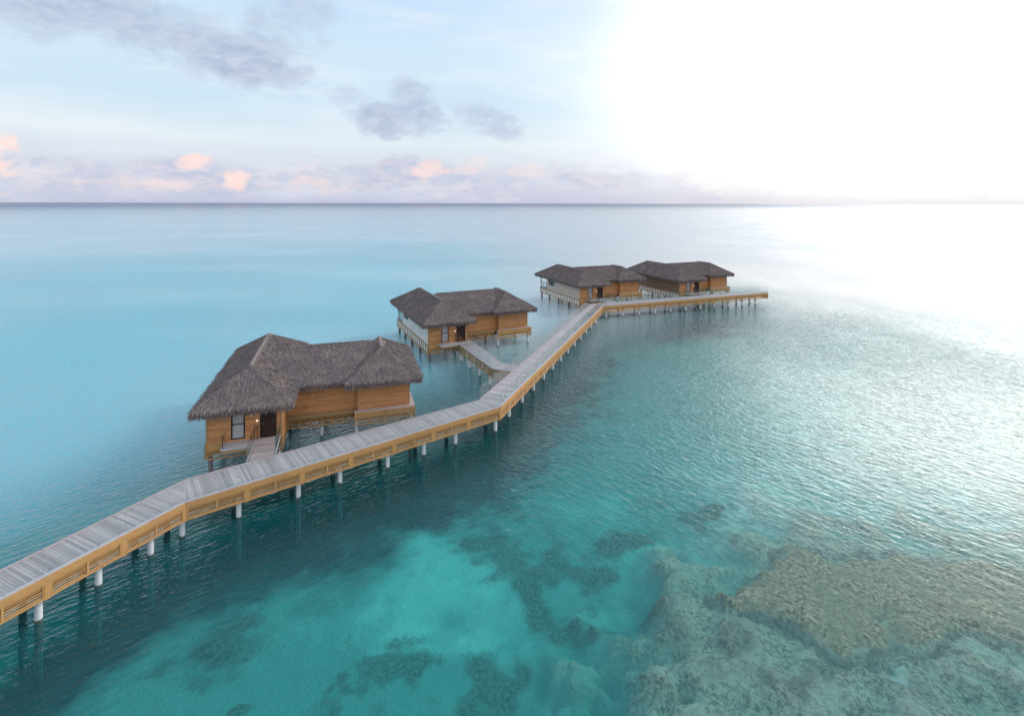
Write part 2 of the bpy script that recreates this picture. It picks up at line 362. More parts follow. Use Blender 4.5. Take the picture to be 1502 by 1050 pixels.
for a_ in [(640,850,110,95,1),(600,960,120,45,.8),(420,900,120,60,.45),(720,930,60,60,.7),(880,870,40,70,.5),(940,840,80,45,.7),(780,960,40,60,.6),(1060,760,60,30,.6),(1270,1015,38,24,1),(1170,980,70,34,.6),(1310,960,80,20,.6),(860,745,120,26,.5)]:
    pale=np.maximum(pale,blob(*a_[:4])*a_[4])
lag=sstep(-(GX*.70-(GY-38)*.62)+1.2*n1,8,20)      # bright open sand beyond the boardwalk
pale=np.clip(np.maximum(pale,.9*lag)+.25*n2+.15*n1,0,1)
# shade painted dark into a deeper channel under and beside the boardwalk and villas
shade_chan=np.zeros(GX.shape); line=[(-30,0)]+near[1:3]+[((P2[0]+P3[0])/2,(P2[1]+P3[1])/2)]+near[3:]
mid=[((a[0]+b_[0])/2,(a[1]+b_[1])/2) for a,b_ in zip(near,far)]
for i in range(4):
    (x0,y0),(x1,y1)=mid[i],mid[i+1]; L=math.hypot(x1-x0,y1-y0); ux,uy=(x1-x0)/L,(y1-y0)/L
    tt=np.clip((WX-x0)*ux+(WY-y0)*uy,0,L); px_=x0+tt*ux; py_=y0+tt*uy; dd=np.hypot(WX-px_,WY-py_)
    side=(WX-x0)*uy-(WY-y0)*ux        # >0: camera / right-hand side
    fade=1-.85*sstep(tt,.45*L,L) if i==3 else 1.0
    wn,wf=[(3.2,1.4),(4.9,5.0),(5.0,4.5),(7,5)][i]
    shade_chan=np.maximum(shade_chan,fade*np.exp(-(dd/np.where(side>0,wn,wf))**2*.8))
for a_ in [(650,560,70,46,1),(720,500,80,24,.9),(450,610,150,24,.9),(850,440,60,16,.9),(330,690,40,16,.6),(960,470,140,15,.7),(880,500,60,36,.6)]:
    shade_chan=np.maximum(shade_chan,blob(*a_[:4])*a_[4])
shade_chan=np.clip(shade_chan+.15*n1*(shade_chan>.1)+.1*n2*(shade_chan>.1),0,1)
H=-SEA_D-.55*shade_chan+.12*n2+.05*n3
rubh=-.62+.22*n2+.16*n3+.10*np.abs(n3)
rubh=rubh-.28*np.exp(-((reef+.35)/.42)**2)
alg_shade=np.clip(alg_shade+.8*np.exp(-((reef+.2)/.25)**2)*(GY<27.5)+.35*rubm*np.clip(n2*1.6+.2,0,1),0,1)  # shadow line painted along the reef rim, plus algae on the rubble
H=H*(1-rubm)+rubh*rubm
H=np.where(flatm>.01,H*(1-flatm)+(-.42+.06*n2)*flatm,H)
H=H*(1-reefm)+(-.50+.12*n2+.10*n3+.12*sstep(reef,0,1)-.12*sstep(reef,1.5,4))*reefm
H=np.minimum(H,-.12)
ny_,nx_=GX.shape
vv=np.stack([GX.ravel(),GY.ravel(),H.ravel()],1)
idx=np.arange(nx_*ny_).reshape(ny_,nx_)
ff=np.stack([idx[:-1,:-1].ravel(),idx[:-1,1:].ravel(),idx[1:,1:].ravel(),idx[1:,:-1].ravel()],1)
me=bpy.data.meshes.new('seabed'); me.vertices.add(len(vv)); me.vertices.foreach_set('co',vv.ravel())
me.loops.add(ff.size); me.loops.foreach_set('vertex_index',ff.ravel()); me.polygons.add(len(ff))
me.polygons.foreach_set('loop_start',np.arange(0,ff.size,4)); me.update(calc_edges=True)
me.polygons.foreach_set('use_smooth',np.ones(len(ff),bool))
for nm,arr in (('reef',reefm),('rubble',rubm),('flat',flatm),('algae_rim_shade',alg_shade),('pale',pale),('shade_channel',shade_chan)):
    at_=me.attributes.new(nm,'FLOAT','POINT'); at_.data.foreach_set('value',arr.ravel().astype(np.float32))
seabed=bpy.data.objects.new('seabed',me); col.objects.link(seabed); tag(seabed,'sandy lagoon floor with brown reef patches under the clear water',kind='structure')
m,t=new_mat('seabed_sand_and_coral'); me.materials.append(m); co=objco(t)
def attr(n_):
    a=t.new('ShaderNodeAttribute'); a.attribute_name=n_; return a.outputs['Fac']
f1=t.noise(co,.9,5,.65); f2=t.noise(co,5.2,4,.75); f3=t.noise(co,15,2,.7)
def jit(a,k=.5,k2=.35): return t.m('ADD',a,t.m('ADD',t.m('MULTIPLY',t.m('SUBTRACT',f1,.5),k),t.m('MULTIPLY',t.m('SUBTRACT',f2,.5),k2)))
c=t.mix(t.step(jit(attr('pale'),.4,.2),.1,.9),(.24,.35,.30),(.47,.60,.50))
c=t.mix(t.m('MULTIPLY',t.step(f1,.5,.7),.25),c,(.26,.33,.29))
c=t.mix(t.m('MULTIPLY',t.step(jit(attr('flat'),.6,.4),.2,.9),.85),c,t.mix(t.step(f1,.4,.62),(.44,.405,.35),(.66,.62,.545)))
rc=t.mix(t.step(f2,.36,.62),(.14,.125,.10),(.48,.42,.32)); rc=t.mix(t.m('MULTIPLY',t.step(f1,.42,.6),.6),rc,(.52,.49,.39))
c=t.mix(t.m('MULTIPLY',t.step(jit(attr('rubble'),.7,.4),.3,.7),.9),c,rc)
c=t.mix(t.m('MULTIPLY',t.step(jit(attr('pale'),.5,.4),.5,.9),t.m('MULTIPLY',attr('rubble'),.7)),c,(.60,.68,.60))
ac=t.mix(t.step(f2,.35,.65),(.09,.10,.09),(.25,.24,.19))
c=t.mix(t.m('MULTIPLY',t.step(jit(attr('algae_rim_shade'),1.1,.9),.25,.75),.85),c,ac)
c=t.mix(t.m('MULTIPLY',t.step(jit(attr('shade_channel'),.4,.1),.05,.85),.93),c,(.02,.05,.048))  # dark colour stands in for shade around boardwalk and villas
ec=t.mix(t.step(f2,.35,.65),(.12,.09,.06),(.56,.44,.29)); ec=t.mix(t.m('MULTIPLY',t.step(f3,.5,.7),.5),ec,(.11,.095,.075)); ec=t.mix(t.m('MULTIPLY',t.step(f1,.44,.62),.65),ec,t.mix(f3,(.17,.15,.11),(.40,.35,.25)))
c=t.mix(t.step(jit(attr('reef'),.35,.25),.35,.6),c,ec)
hh=t.noise(co,4.2,4,.75)
principled(t,c,.95,t.bump(hh,.8,.25),.05)

# ------------------------------------------------------------------ water surface
m,t=new_mat('lagoon_water')
co=t.new('ShaderNodeNewGeometry').outputs['Position']; sp=t.new('ShaderNodeSeparateXYZ'); t.l.new(co,sp.inputs[0])
dist=t.vm('LENGTH',co) if False else t.m('SQRT',t.m('ADD',t.m('MULTIPLY',sp.outputs[0],sp.outputs[0]),t.m('MULTIPLY',sp.outputs[1],sp.outputs[1])))
patch=t.noise(t.map(co,scale=(1,.6,1)),.045,3,.55)
ra=t.m('MULTIPLY',t.noise(t.map(t.map(co,rot=(0,0,R(-42))),scale=(.8,2.7,1)),1.35,2,.55),1.15)
rb=t.noise(t.map(t.map(co,rot=(0,0,R(50))),scale=(.9,1.75,1)),1.35,2,.55,dist=.2)
wsel=t.step(t.m('ADD',sp.outputs[0],t.m('MULTIPLY',patch,12)),-4,14)
r1=t.m('ADD',t.m('MULTIPLY',ra,t.m('SUBTRACT',1.0,wsel)),t.m('MULTIPLY',rb,wsel))
r2=t.noise(t.map(t.map(co,rot=(0,0,R(-12))),scale=(1,1.6,1)),2.4,2,.6,dist=.3)
r3=t.noise(t.map(co,rot=(0,0,R(25)),scale=(1,1.7,1)),7,1,.55)
amp=t.rng(patch,.35,.65,.6,1.3)
h=t.m('ADD',t.m('MULTIPLY',r1,.62),t.m('ADD',t.m('MULTIPLY',r2,.24),t.m('MULTIPLY',r3,.06)))
h=t.m('MULTIPLY',h,amp)
nrm=t.bump(t.m('MULTIPLY',h,t.rng(t.m('SUBTRACT',dist,t.m('MULTIPLY',t.m('MAXIMUM',sp.outputs[0],0.0),.5)),22,55,.14,1.55)),1.0,.30)
lw=t.new('ShaderNodeLayerWeight'); lw.inputs[0].default_value=.5; t.l.new(nrm,lw.inputs['Normal'])
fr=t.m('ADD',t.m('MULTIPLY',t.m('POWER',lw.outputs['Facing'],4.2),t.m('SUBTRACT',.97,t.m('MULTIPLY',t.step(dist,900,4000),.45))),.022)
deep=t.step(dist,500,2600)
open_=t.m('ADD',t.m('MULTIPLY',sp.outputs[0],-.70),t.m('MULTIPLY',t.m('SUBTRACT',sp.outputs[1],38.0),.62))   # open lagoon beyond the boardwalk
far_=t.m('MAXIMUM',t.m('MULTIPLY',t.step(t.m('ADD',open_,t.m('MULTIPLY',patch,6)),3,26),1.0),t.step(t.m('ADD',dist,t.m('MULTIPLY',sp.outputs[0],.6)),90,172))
sheen_streak=t.step(t.noise(t.map(co,scale=(.35,1,1)),.014,3,.55),.40,.66)  # pale streaks: cloud reflection painted into the water colour
body=t.mix(far_,(.006,.34,.39),t.mix(t.m('SUBTRACT',1.0,t.step(t.m('ADD',t.m('DIVIDE',sp.outputs[0],t.m('MAXIMUM',sp.outputs[1],1.0)),t.m('MULTIPLY',t.m('SUBTRACT',patch,.5),.25)),-.22,.36)),(.74,.74,.71),t.mix(sheen_streak,(.19,.57,.67),(.40,.72,.79)))); body=t.mix(t.m('MULTIPLY',t.step(dist,70,330),.68),body,(.66,.75,.82)); body=t.mix(deep,body,(.07,.14,.30))  # pale grey at right: silver sky reflection painted into the diffuse colour
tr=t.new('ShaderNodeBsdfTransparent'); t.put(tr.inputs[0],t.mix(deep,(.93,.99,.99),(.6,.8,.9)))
df=t.new('ShaderNodeBsdfDiffuse'); t.put(df.inputs[0],body)
gl=t.new('ShaderNodeBsdfGlossy'); gl.inputs['Roughness'].default_value=.12; t.l.new(nrm,gl.inputs['Normal'])
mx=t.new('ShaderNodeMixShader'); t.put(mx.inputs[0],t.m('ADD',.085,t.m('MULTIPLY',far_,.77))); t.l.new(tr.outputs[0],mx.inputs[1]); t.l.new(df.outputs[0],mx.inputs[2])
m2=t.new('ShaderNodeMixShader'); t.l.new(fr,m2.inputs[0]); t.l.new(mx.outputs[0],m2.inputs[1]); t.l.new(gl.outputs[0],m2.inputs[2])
o=t.new('ShaderNodeOutputMaterial'); t.l.new(m2.outputs[0],o.inputs[0]); M['water']=m
va=t.new('ShaderNodeVolumeAbsorption'); va.inputs['Color'].default_value=(.0,.91,.93,1); va.inputs['Density'].default_value=.245
t.l.new(va.outputs[0],o.inputs[1])
b=MB(); S=30000; b.box(-S,S,-S,S,-9,0)
sea=b.build('sea',M['water']); tag(sea,'clear turquoise lagoon water with small ripples running to the horizon',kind='structure')

# ------------------------------------------------------------------ slatted skirt, shared by boardwalk and villas
def skirt(mb, a, b_, ztop, zbot, off=0.0, th=.045, mid_post=True, ends=.06, top=.10):
    """framed slat panel along a->b, its face on the right-hand side (off outwards)"""
    L=math.hypot(b_[0]-a[0],b_[1]-a[1]); n0,n1=-off-th,-off
    rail=.085
    mb.bar(a,b_,n0-.012,n1,ztop-rail,ztop); mb.bar(a,b_,n0-.012,n1,zbot,zbot+rail+.01)
    u=unit(a,b_)
    def sub(s0,s1): return ((a[0]+u[0]*s0,a[1]+u[1]*s0),(a[0]+u[0]*s1,a[1]+u[1]*s1))
    posts=[(0,ends),(L-ends,L)]
    if mid_post: posts.append((L/2-.035,L/2+.035))
    for s0,s1 in posts:
        p,q=sub(s0,s1); mb.bar(p,q,n0-.010,n1+.01,zbot+rail+.012,ztop-rail-.002)
    # boards, the gaps growing downwards
    h=ztop-zbot-2*rail; z=ztop-rail-.006
    for bw,gap in ((top,.03),(.05,.05),(.05,.062),(.045,.072),(.045,.08),(.04,.08)):
        if z-bw<zbot+rail+.03: break
        p,q=sub(.012,L-.012); mb.bar(p,q,n1-.026,n1-.004,z-bw,z); z-=bw+gap
def pile(mb, x,y,top,r=.14,bot=-4.2):
    mb.lathe(x,y,[(bot,r),(-.3,r),(top,r)],14)

# ------------------------------------------------------------------ main boardwalk
bw=empty('boardwalk',(mid[0][0],mid[0][1],0)); OX,OY=bw.location.x,bw.location.y
tag(bw,'long zigzag timber boardwalk on white piles linking all four thatched villas','boardwalk')
def L2(p): return (p[0]-OX,p[1]-OY)
def clip(poly_, a, b_):
    """keep the part of a polygon on the left of a->b_"""
    out=[]; ux,uy=b_[0]-a[0],b_[1]-a[1]
    f_=lambda p: ux*(p[1]-a[1])-uy*(p[0]-a[0])
    for k in range(len(poly_)):
        p,q=poly_[k],poly_[(k+1)%len(poly_)]; fp,fq=f_(p),f_(q)
        if fp>=0: out.append(p)
        if (fp>=0)!=(fq>=0):
            s_=fp/(fp-fq); out.append((p[0]+(q[0]-p[0])*s_,p[1]+(q[1]-p[1])*s_))
    return out
def planks(mb, n0,n1,f0,f1, z, w=.125, gap=.011, th=.04, inset=.12):
    """boards square to the line n0->n1, cut to the four-sided deck n0 n1 f1 f0"""
    u=unit(n0,n1); nrm_=(-u[1],u[0]); k=-int(3/w); L=math.hypot(n1[0]-n0[0],n1[1]-n0[1])
    fu=unit(f0,f1); a=(f0[0]+fu[1]*inset,f0[1]-fu[0]*inset); c_=(f1[0]+fu[1]*inset,f1[1]-fu[0]*inset)
    while k*w<L+3:
        s0=k*w; s1=s0+w-gap; k+=1; dz=random.uniform(-.004,.004)
        P=[(n0[0]+u[0]*q+nrm_[0]*o_,n0[1]+u[1]*q+nrm_[1]*o_) for q,o_ in ((s0,inset),(s1,inset),(s1,5),(s0,5))]
        for (p,q) in ((n1,f1),(c_,a),(f0,n0)):
            P=clip(P,p,q)
            if len(P)<3: break
        if len(P)<3: continue
        n_=len(mb.v); m_=len(P)
        mb.v += [(p[0],p[1],z-th+dz) for p in P]+[(p[0],p[1],z+dz) for p in P]
        mb.f.append(tuple(n_+i_ for i_ in range(m_))[::-1]); mb.f.append(tuple(n_+m_+i_ for i_ in range(m_)))
        for i_ in range(m_):
            i2=(i_+1)%m_; mb.f.append((n_+i_,n_+i2,n_+m_+i2,n_+m_+i_))
nearL=[L2(p) for p in near]; farL=[L2(p) for p in far]
for i in range(4):
    b=MB(); planks(b,nearL[i],nearL[i+1],farL[i],farL[i+1],DECK)
    b.build('deck',M['deck'],bw)
b=MB()
for i in range(4):
    e=.0
    b.bar(nearL[i],nearL[i+1],.0,.115,DECK-.045,DECK+.03)
b.build('edge_board',M['ledge'],bw)
b=MB()
for i in range(4): b.bar(farL[i],farL[i+1],-.115,0,DECK-.045,DECK+.03)
b.build('edge_board',M['ledgepink'],bw)
# beams under the deck, outer ones deep and dark as shade behind the slats
b=MB()
for i in range(4):
    for o_,dp in ((.17,.66),(1.0,.33),(WD-.23,.66)): b.bar(nearL[i],nearL[i+1],o_-.05,o_+.05,DECK-dp,DECK-.05,-.15,-.15)
b.build('gap_shade_joist',M['gapshade'],bw)
BAY=3.0
def along(a,b_,s_): u=unit(a,b_); return (a[0]+u[0]*s_,a[1]+u[1]*s_)
def side_run(a,b_,sgn,first_off=0.0):
    """fascia, posts and glass on one side; a->b so that outside is on the right"""
    L=math.hypot(b_[0]-a[0],b_[1]-a[1]); N=max(1,round(L/BAY)); s_=L/N
    fb=MB(); fb.bar(a,b_,-.05,-.003,DECK-.24,DECK-.046); fb.build('fascia_board',M['gold'],bw)
    for k in range(N):
        p=along(a,b_,k*s_+.125); q=along(a,b_,(k+1)*s_-.125)
        mb=MB(); skirt(mb,p,q,DECK-.245,DECK-.245-.72,off=0.0); mb.build('slat_panel',M['gold'],bw)
        g0=along(a,b_,k*s_+.02); g1=along(a,b_,(k+1)*s_-.02); hh_=s_/2
        mb=MB(); gm=along(a,b_,k*s_+hh_-.008); gn=along(a,b_,k*s_+hh_+.008)
        mb.bar(g0,gm,.045,.057,DECK+.04,DECK+1.05); mb.bar(gn,g1,.045,.057,DECK+.04,DECK+1.05); mb.build('glass_panel',M['glass'],bw)
    for k in range(N+1):
        s0=max(0,k*s_-.12); s1=min(L,k*s_+.12); p=along(a,b_,s0); q=along(a,b_,s1)
        mb=MB(); mb.bar(p,q,-.062,.0,DECK-1.0,DECK-.248); mb.build('fascia_post',M['gold'],bw)
for i in range(4):
    side_run(nearL[i],nearL[i+1],1)
for i in range(4):
    side_run(farL[i+1],farL[i],-1)
# end closure
mb=MB(); mb.bar(nearL[4],farL[4],-.05,0,DECK-1.0,DECK+.03); mb.build('end_board',M['gold'],bw)
# piles
def pile_pos(i, ss, inset=.38, back=True):
    a,b_=nearL[i],nearL[i+1]; u=unit(a,b_)
    for s_ in ss:
        for off in ((inset,WD-inset) if back else (inset,)):
            p=(a[0]+u[0]*s_-u[1]*off,a[1]+u[1]*s_+u[0]*off)
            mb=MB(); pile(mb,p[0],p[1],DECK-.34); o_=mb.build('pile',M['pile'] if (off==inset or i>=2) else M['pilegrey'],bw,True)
            mb=MB()
        p0=(a[0]+u[0]*s_-u[1]*.1,a[1]+u[1]*s_+u[0]*.1); p1=(a[0]+u[0]*s_-u[1]*(WD-.1),a[1]+u[1]*s_+u[0]*(WD-.1))
        mb=MB(); mb.bar(p0,p1,-.09,.09,DECK-.58,DECK-.335); mb.build('crossbeam',M['goldgrey'],bw)
pile_pos(0,[13+x+.2 for x in (-8.8,-6.5,-4.3,-1.6,1.2,3.4,5.67,7.25)])
pile_pos(1,[2.6,5.8,8.3,11.5,14.2,16.8,20.4])
pile_pos(2,[2.8+3.2*k for k in range(12)])
pile_pos(3,[.8+3.0*k for k in range(11)])

# ------------------------------------------------------------------ thatched villa (built once, copied)
FL=1.98; EAVE=4.42
rects=[(-.8,5.4,-.8,15.0,.62),(8.8,14.6,2.0,11.2,.62)]
midr=(3.0,12.0,2.8,11.4)
def zroof(x,y):
    best=None
    for (x0,x1,y0,y1,s_) in rects:
        d_=min(x-x0,x1-x,y-y0,y1-y)
        if d_>=-1e-6: best=max(best if best is not None else -9, EAVE+s_*d_)
    x0,x1,y0,y1=midr
    if x0-1e-6<=x<=x1+1e-6:
        d_=min(y-y0,y1-y)
        if d_>=-1e-6: best=max(best if best is not None else -9, EAVE+.43*d_)
    return best
def slope_dir(x,y):
    e_=.03; z0=zroof(x,y); zx=zroof(x+e_,y); zy=zroof(x,y+e_)
    if zx is None or zy is None or z0 is None: return None
    gx,gy=(zx-z0)/e_,(zy-z0)/e_; L=math.hypot(gx,gy)
    if L<.05 or L>1.0: return None
    return (-gx/L,-gy/L,L)
def rz(x,y):
    return noise.fractal((x*.9,y*.9,3.7),1,2,3)*.045
villa=empty('overwater_villa')
def make_roof():
    b=MB(); st=.2; nxg=int(round((14.6+.8)/st)); nyg=int(round((15.0+.8)/st)); vid={}
    def key(i,j,top): return (i,j,top)
    def vert(i,j,top):
        k=(i,j,top)
        if k not in vid:
            x=-.8+i*st; y=-.8+j*st; z=zroof(x,y)
            vid[k]=len(b.v); b.v.append((x,y,(z+rz(x,y)) if top else EAVE-.20+min(.9,z-EAVE)*.8))
        return vid[k]
    cells=set()
    for i in range(nxg):
        for j in range(nyg):
            if zroof(-.8+(i+.5)*st,-.8+(j+.5)*st) is not None and all(zroof(-.8+(i+a)*st,-.8+(j+c)*st) is not None for a in (0,1) for c in (0,1)): cells.add((i,j))
    for (i,j) in cells:
        b.f.append((vert(i,j,1),vert(i+1,j,1),vert(i+1,j+1,1),vert(i,j+1,1)))
        b.f.append((vert(i,j+1,0),vert(i+1,j+1,0),vert(i+1,j,0),vert(i,j,0)))
        for di,dj,(p,q) in ((0,-1,((i,j),(i+1,j))),(1,0,((i+1,j),(i+1,j+1))),(0,1,((i+1,j+1),(i,j+1))),(-1,0,((i,j+1),(i,j)))):
            if (i+di,j+dj) not in cells: b.f.append((vert(*p,0),vert(*q,0),vert(*q,1),vert(*p,1)))
    # straw bundles over the whole slope
    rnd=random.Random(11)
    def strand(x,y,z,dx,dy,sl,L,w,lift,drop=0.0):
        a=math.atan2(dy,dx)+rnd.gauss(0,.16); dx,dy=math.cos(a),math.sin(a); nx,ny=-dy,dx
        zt=z+lift*.5; ze=z-sl*L+lift-drop
        h_=w/2; m_=.5+rnd.uniform(-.1,.1)
        zm=z-sl*L*m_+lift*1.1
        p=(x,y,zt); 
        b.quad((x-nx*h_,y-ny*h_,zt),(x+nx*h_,y+ny*h_,zt),(x+dx*L*m_+nx*h_*1.1,y+dy*L*m_+ny*h_*1.1,zm),(x+dx*L*m_-nx*h_*1.1,y+dy*L*m_-ny*h_*1.1,zm))
        n_=len(b.v); b.v += [(x+dx*L+nx*h_*.5,y+dy*L+ny*h_*.5,ze),(x+dx*L-nx*h_*.5,y+dy*L-ny*h_*.5,ze+rnd.uniform(-.03,.03))]
        b.f.append((n_-1,n_-2,n_,n_+1))
    cnt=0
    while cnt<26000:
        x=rnd.uniform(-.75,14.55); y=rnd.uniform(-.75,14.95)
        if zroof(x,y) is None: continue
        sd_=slope_dir(x,y)
        if sd_ is None: continue
        strand(x,y,zroof(x,y)+rz(x,y),sd_[0],sd_[1],sd_[2],rnd.uniform(.2,.42),rnd.uniform(.02,.05),rnd.uniform(.015,.05)); cnt+=1
    # eave fringe, two layers
    edges=[]
    for (x0,x1,y0,y1,_) in rects: edges += [((x0,y0),(x1,y0),(0,-1)),((x1,y0),(x1,y1),(1,0)),((x1,y1),(x0,y1),(0,1)),((x0,y1),(x0,y0),(-1,0))]
    x0,x1,y0,y1=midr; edges += [((x0,y0),(x1,y0),(0,-1)),((x0,y1),(x1,y1),(0,1))]
    for (p,q,nrm_) in edges:
        L=math.hypot(q[0]-p[0],q[1]-p[1]); s_=0
        while s_<L:
            x=p[0]+(q[0]-p[0])*s_/L; y=p[1]+(q[1]-p[1])*s_/L
            if zroof(x+nrm_[0]*.05,y+nrm_[1]*.05) is None:
                for lay in range(3):
                    k=.10*lay
                    strand(x-nrm_[0]*(.12+k*.4),y-nrm_[1]*(.12+k*.4),EAVE-.06*lay+.03,nrm_[0],nrm_[1],.75+.35*lay,rnd.uniform(.17,.26)+ (.06 if rnd.random()<.1 else 0),rnd.uniform(.03,.065),.0,rnd.uniform(.02,.11))
            s_+=.028
    return b.build('thatched_roof',M['thatch'],villa)
roof=make_roof()
def ridge(a,b_,r=.10,mat='thatch'):
    """rounded bundle of paler straw along a ridge or hip"""
    b=MB(); rnd=random.Random(int(a[0]*31+a[1]*7+b_[0])); a=Vector(a); b_=Vector(b_); L=(b_-a).length; d_=(b_-a).normalized()
    side=Vector((d_.y,-d_.x,0)).normalized(); n_=int(L/.03)
    b.tube(a-Vector((0,0,.06)),b_-Vector((0,0,.06)),r)
    for k in range(n_*2):
        s_=rnd.uniform(0,L); c_=a+d_*s_; sg=1 if k%2 else -1; w=rnd.uniform(.03,.07); l_=rnd.uniform(.16,.30); f_=d_*rnd.uniform(-.08,.08)
        top=c_+Vector((0,0,rnd.uniform(.03,.07))); hw=d_*(w/2); out=side*sg*l_+f_
        e_=top+out-Vector((0,0,l_*.62-.02)); md=top+out*.5-Vector((0,0,l_*.22))
        b.quad(top-hw,top+hw,md+hw,md-hw); b.quad(md-hw,md+hw,e_+hw*.6,e_-hw*.6)
    return b.build('ridge_cap',M[mat],roof)
zw=EAVE+.62*3.1; zr=EAVE+.62*2.9; zm_=EAVE+.43*4.3
ridge((2.3,2.3,zw+.02),(2.3,11.9,zw+.02),r=.13,mat='thatch_cap')
for p,q in (((5.4,-.8),(2.3,2.3)),((-.8,15),(2.3,11.9)),((5.4,15),(2.3,11.9)),((-.8,-.8),(2.3,2.3))): ridge((p[0],p[1],EAVE+.02),(q[0],q[1],zw),r=.05)
ridge((11.7,4.9,zr+.02),(11.7,8.3,zr+.02),r=.15,mat='thatch_cap')
for p,q in (((8.8,2.0),(11.7,4.9)),((14.6,2.0),(11.7,4.9)),((14.6,11.2),(11.7,8.3))): ridge((p[0],p[1],EAVE+.02),(q[0],q[1],zr),r=.05)
ridge((3.1,7.1,zm_+.02),(10.9,7.1,zm_+.02),r=.09)

WT=.12; TOP=EAVE+.12; MX=4.65; RX0,RX1,RY=9.75,13.75,2.95; MY=3.5; WB=FL-.02
def wall_mesh(name,boxes,mat=None):
    b=MB()
    for q in boxes: b.box(*q)
    return b.build(name,mat or M['wall'],villa)
# front of the entrance wing with openings for the tall window and the door
WX0,WX1,DX0,DX1=1.5,2.35,3.28,4.32
wall_mesh('front_wall',[(0,WX0,0,WT,WB,TOP),(WX1,DX0,0,WT,WB,TOP),(DX1,MX,0,WT,WB,TOP),(WX0,WX1,0,WT,WB,FL+.12),(WX0,WX1,0,WT,FL+2.2,TOP),(DX0,DX1,0,WT,FL+2.1,TOP)])
side_l=wall_mesh('side_wall',[(0,WT,WT+.002,8.8,WB,TOP),(0,WT,8.8,10.8,WB,FL+.9),(0,WT,8.8,10.8,FL+2.05,TOP),(0,WT,10.8,11.7,WB,TOP)])
wall_mesh('side_wall',[(MX-WT,MX,WT+.002,MY,WB,TOP)])
wall_mesh('front_wall',[(MX,RX0,MY,MY+WT,WB,TOP)])
wall_mesh('front_wall',[(RX0,RX1,RY,RY+WT,WB,TOP)])
wall_mesh('side_wall',[(RX0,RX0+WT,RY+WT+.002,MY+.3,WB,TOP)])
wall_mesh('side_wall',[(RX1-WT,RX1,RY+WT+.002,10.4,WB,TOP)])
wall_mesh('rear_wall',[(MX,RX1-WT-.003,10.28,10.4,WB,TOP),(WT+.003,MX,11.58,11.7,WB,TOP),(MX-WT,MX,10.4,11.58,WB,TOP)])
# corner boards
for (x,y) in ((0,0),(MX-.0,0),(RX0,RY),(RX1,RY)):
    b=MB(); sx=-1 if x in (0,RX0) else 1
    b.box(x-(.012 if sx<0 else .10),x+(.10 if sx<0 else .012),y-.014,y+.06,WB-.0,TOP-.01); b.build('corner_board',M['goldgrey'],villa)
# floor
b=MB(); b.box(.06,MX-.06,.06,14.4,FL-.20,FL-.025); b.box(MX-.058,RX1-.06,MY-.4,10.3,FL-.21,FL-.03); b.build('floor_slab',M['goldgrey'],villa)
b=MB(); b.box(.12,MX-.12,.16,.26,FL-.72,FL-.203); b.box(MX-.26,MX-.16,.30,MY-.1,FL-.70,FL-.203); b.box(MX,RX1-.1,MY+.12,MY+.22,FL-.72,FL-.213); b.box(RX0,RX1-.1,RY-.10,RY,FL-.74,FL-.05); b.build('gap_shade_beam',M['gapshade'],villa)  # added behind the skirts, dark colour as shade in the slat gaps
b=MB()
for k in range(18): b.box(.06,MX-.06,11.72+k*.149,11.72+k*.149+.14,FL-.022,FL+.01)
b.build('terrace_deck',M['deck'],villa)
# door and frame
b=MB(); b.box(DX0,DX0+.09,-.03,.10,FL,FL+2.1); b.box(DX1-.09,DX1,-.03,.10,FL,FL+2.1); b.box(DX0+.09,DX1-.09,-.03,.10,FL+2.0,FL+2.098)
dfm=b.build('door_frame',M['frame'],villa)
b=MB(); b.box(DX0+.092,DX1-.092,.035,.085,FL+.01,FL+1.998)
for z0,z1 in ((.15,.85),(1.0,1.85)): b.box(DX0+.2,DX1-.2,.022,.0345,FL+z0,FL+z1)
door=b.build('door',M['door'],villa)
b=MB(); b.tube((DX0+.16,.03,FL+.98),(DX0+.16,-.03,FL+.98),.018); b.tube((DX0+.16,-.03,FL+.98),(DX0+.28,-.03,FL+.98),.014); b.build('handle',M['metal'],door)
# tall window
b=MB(); fz0,fz1=FL+.12,FL+2.2
b.box(WX0,WX0+.085,-.02,.10,fz0,fz1); b.box(WX1-.085,WX1,-.02,.10,fz0,fz1); b.box(WX0+.085,WX1-.085,-.02,.10,fz1-.08,fz1-.001); b.box(WX0+.085,WX1-.085,-.02,.10,fz0+.001,fz0+.06); b.box(WX0+.085,WX1-.085,-.018,.09,fz0+.98,fz0+1.04)
win=b.build('window',M['frame'],villa)
b=MB(); b.box(WX0+.08,WX1-.08,.03,.05,fz0+.05,fz0+.99); b.box(WX0+.08,WX1-.08,.03,.05,fz0+1.03,fz1-.07); b.build('pane',M['pane'],win)
# side window towards the lagoon
b=MB(); z0,z1=FL+.9,FL+2.05
for q in ((8.8,8.88),(9.76,9.84),(10.72,10.8)): b.box(-.02,.10,q[0],q[1],z0,z1)
for y0_,y1_ in ((8.881,9.759),(9.841,10.719)): b.box(-.018,.09,y0_,y1_,z0,z0+.07); b.box(-.018,.09,y0_,y1_,z1-.07,z1)
sw=b.build('window',M['frame'],villa)
b=MB(); b.box(.03,.05,8.86,9.78,z0+.06,z1-.06); b.box(.03,.05,9.82,10.74,z0+.06,z1-.06); b.build('pane',M['darkpane'],sw)
# lamps by the door
b=MB(); b.lathe(2.75,-.10,[(FL+1.62,.045),(FL+2.0,.045)],10); b.box(2.73,2.77,-.06,.0,FL+1.78,FL+1.84); b.build('wall_lamp',M['white'],villa)
b=MB(); b.box(3.06,3.14,-.045,-.001,FL+1.18,FL+1.27); b.build('door_light',M['lamp'],villa)
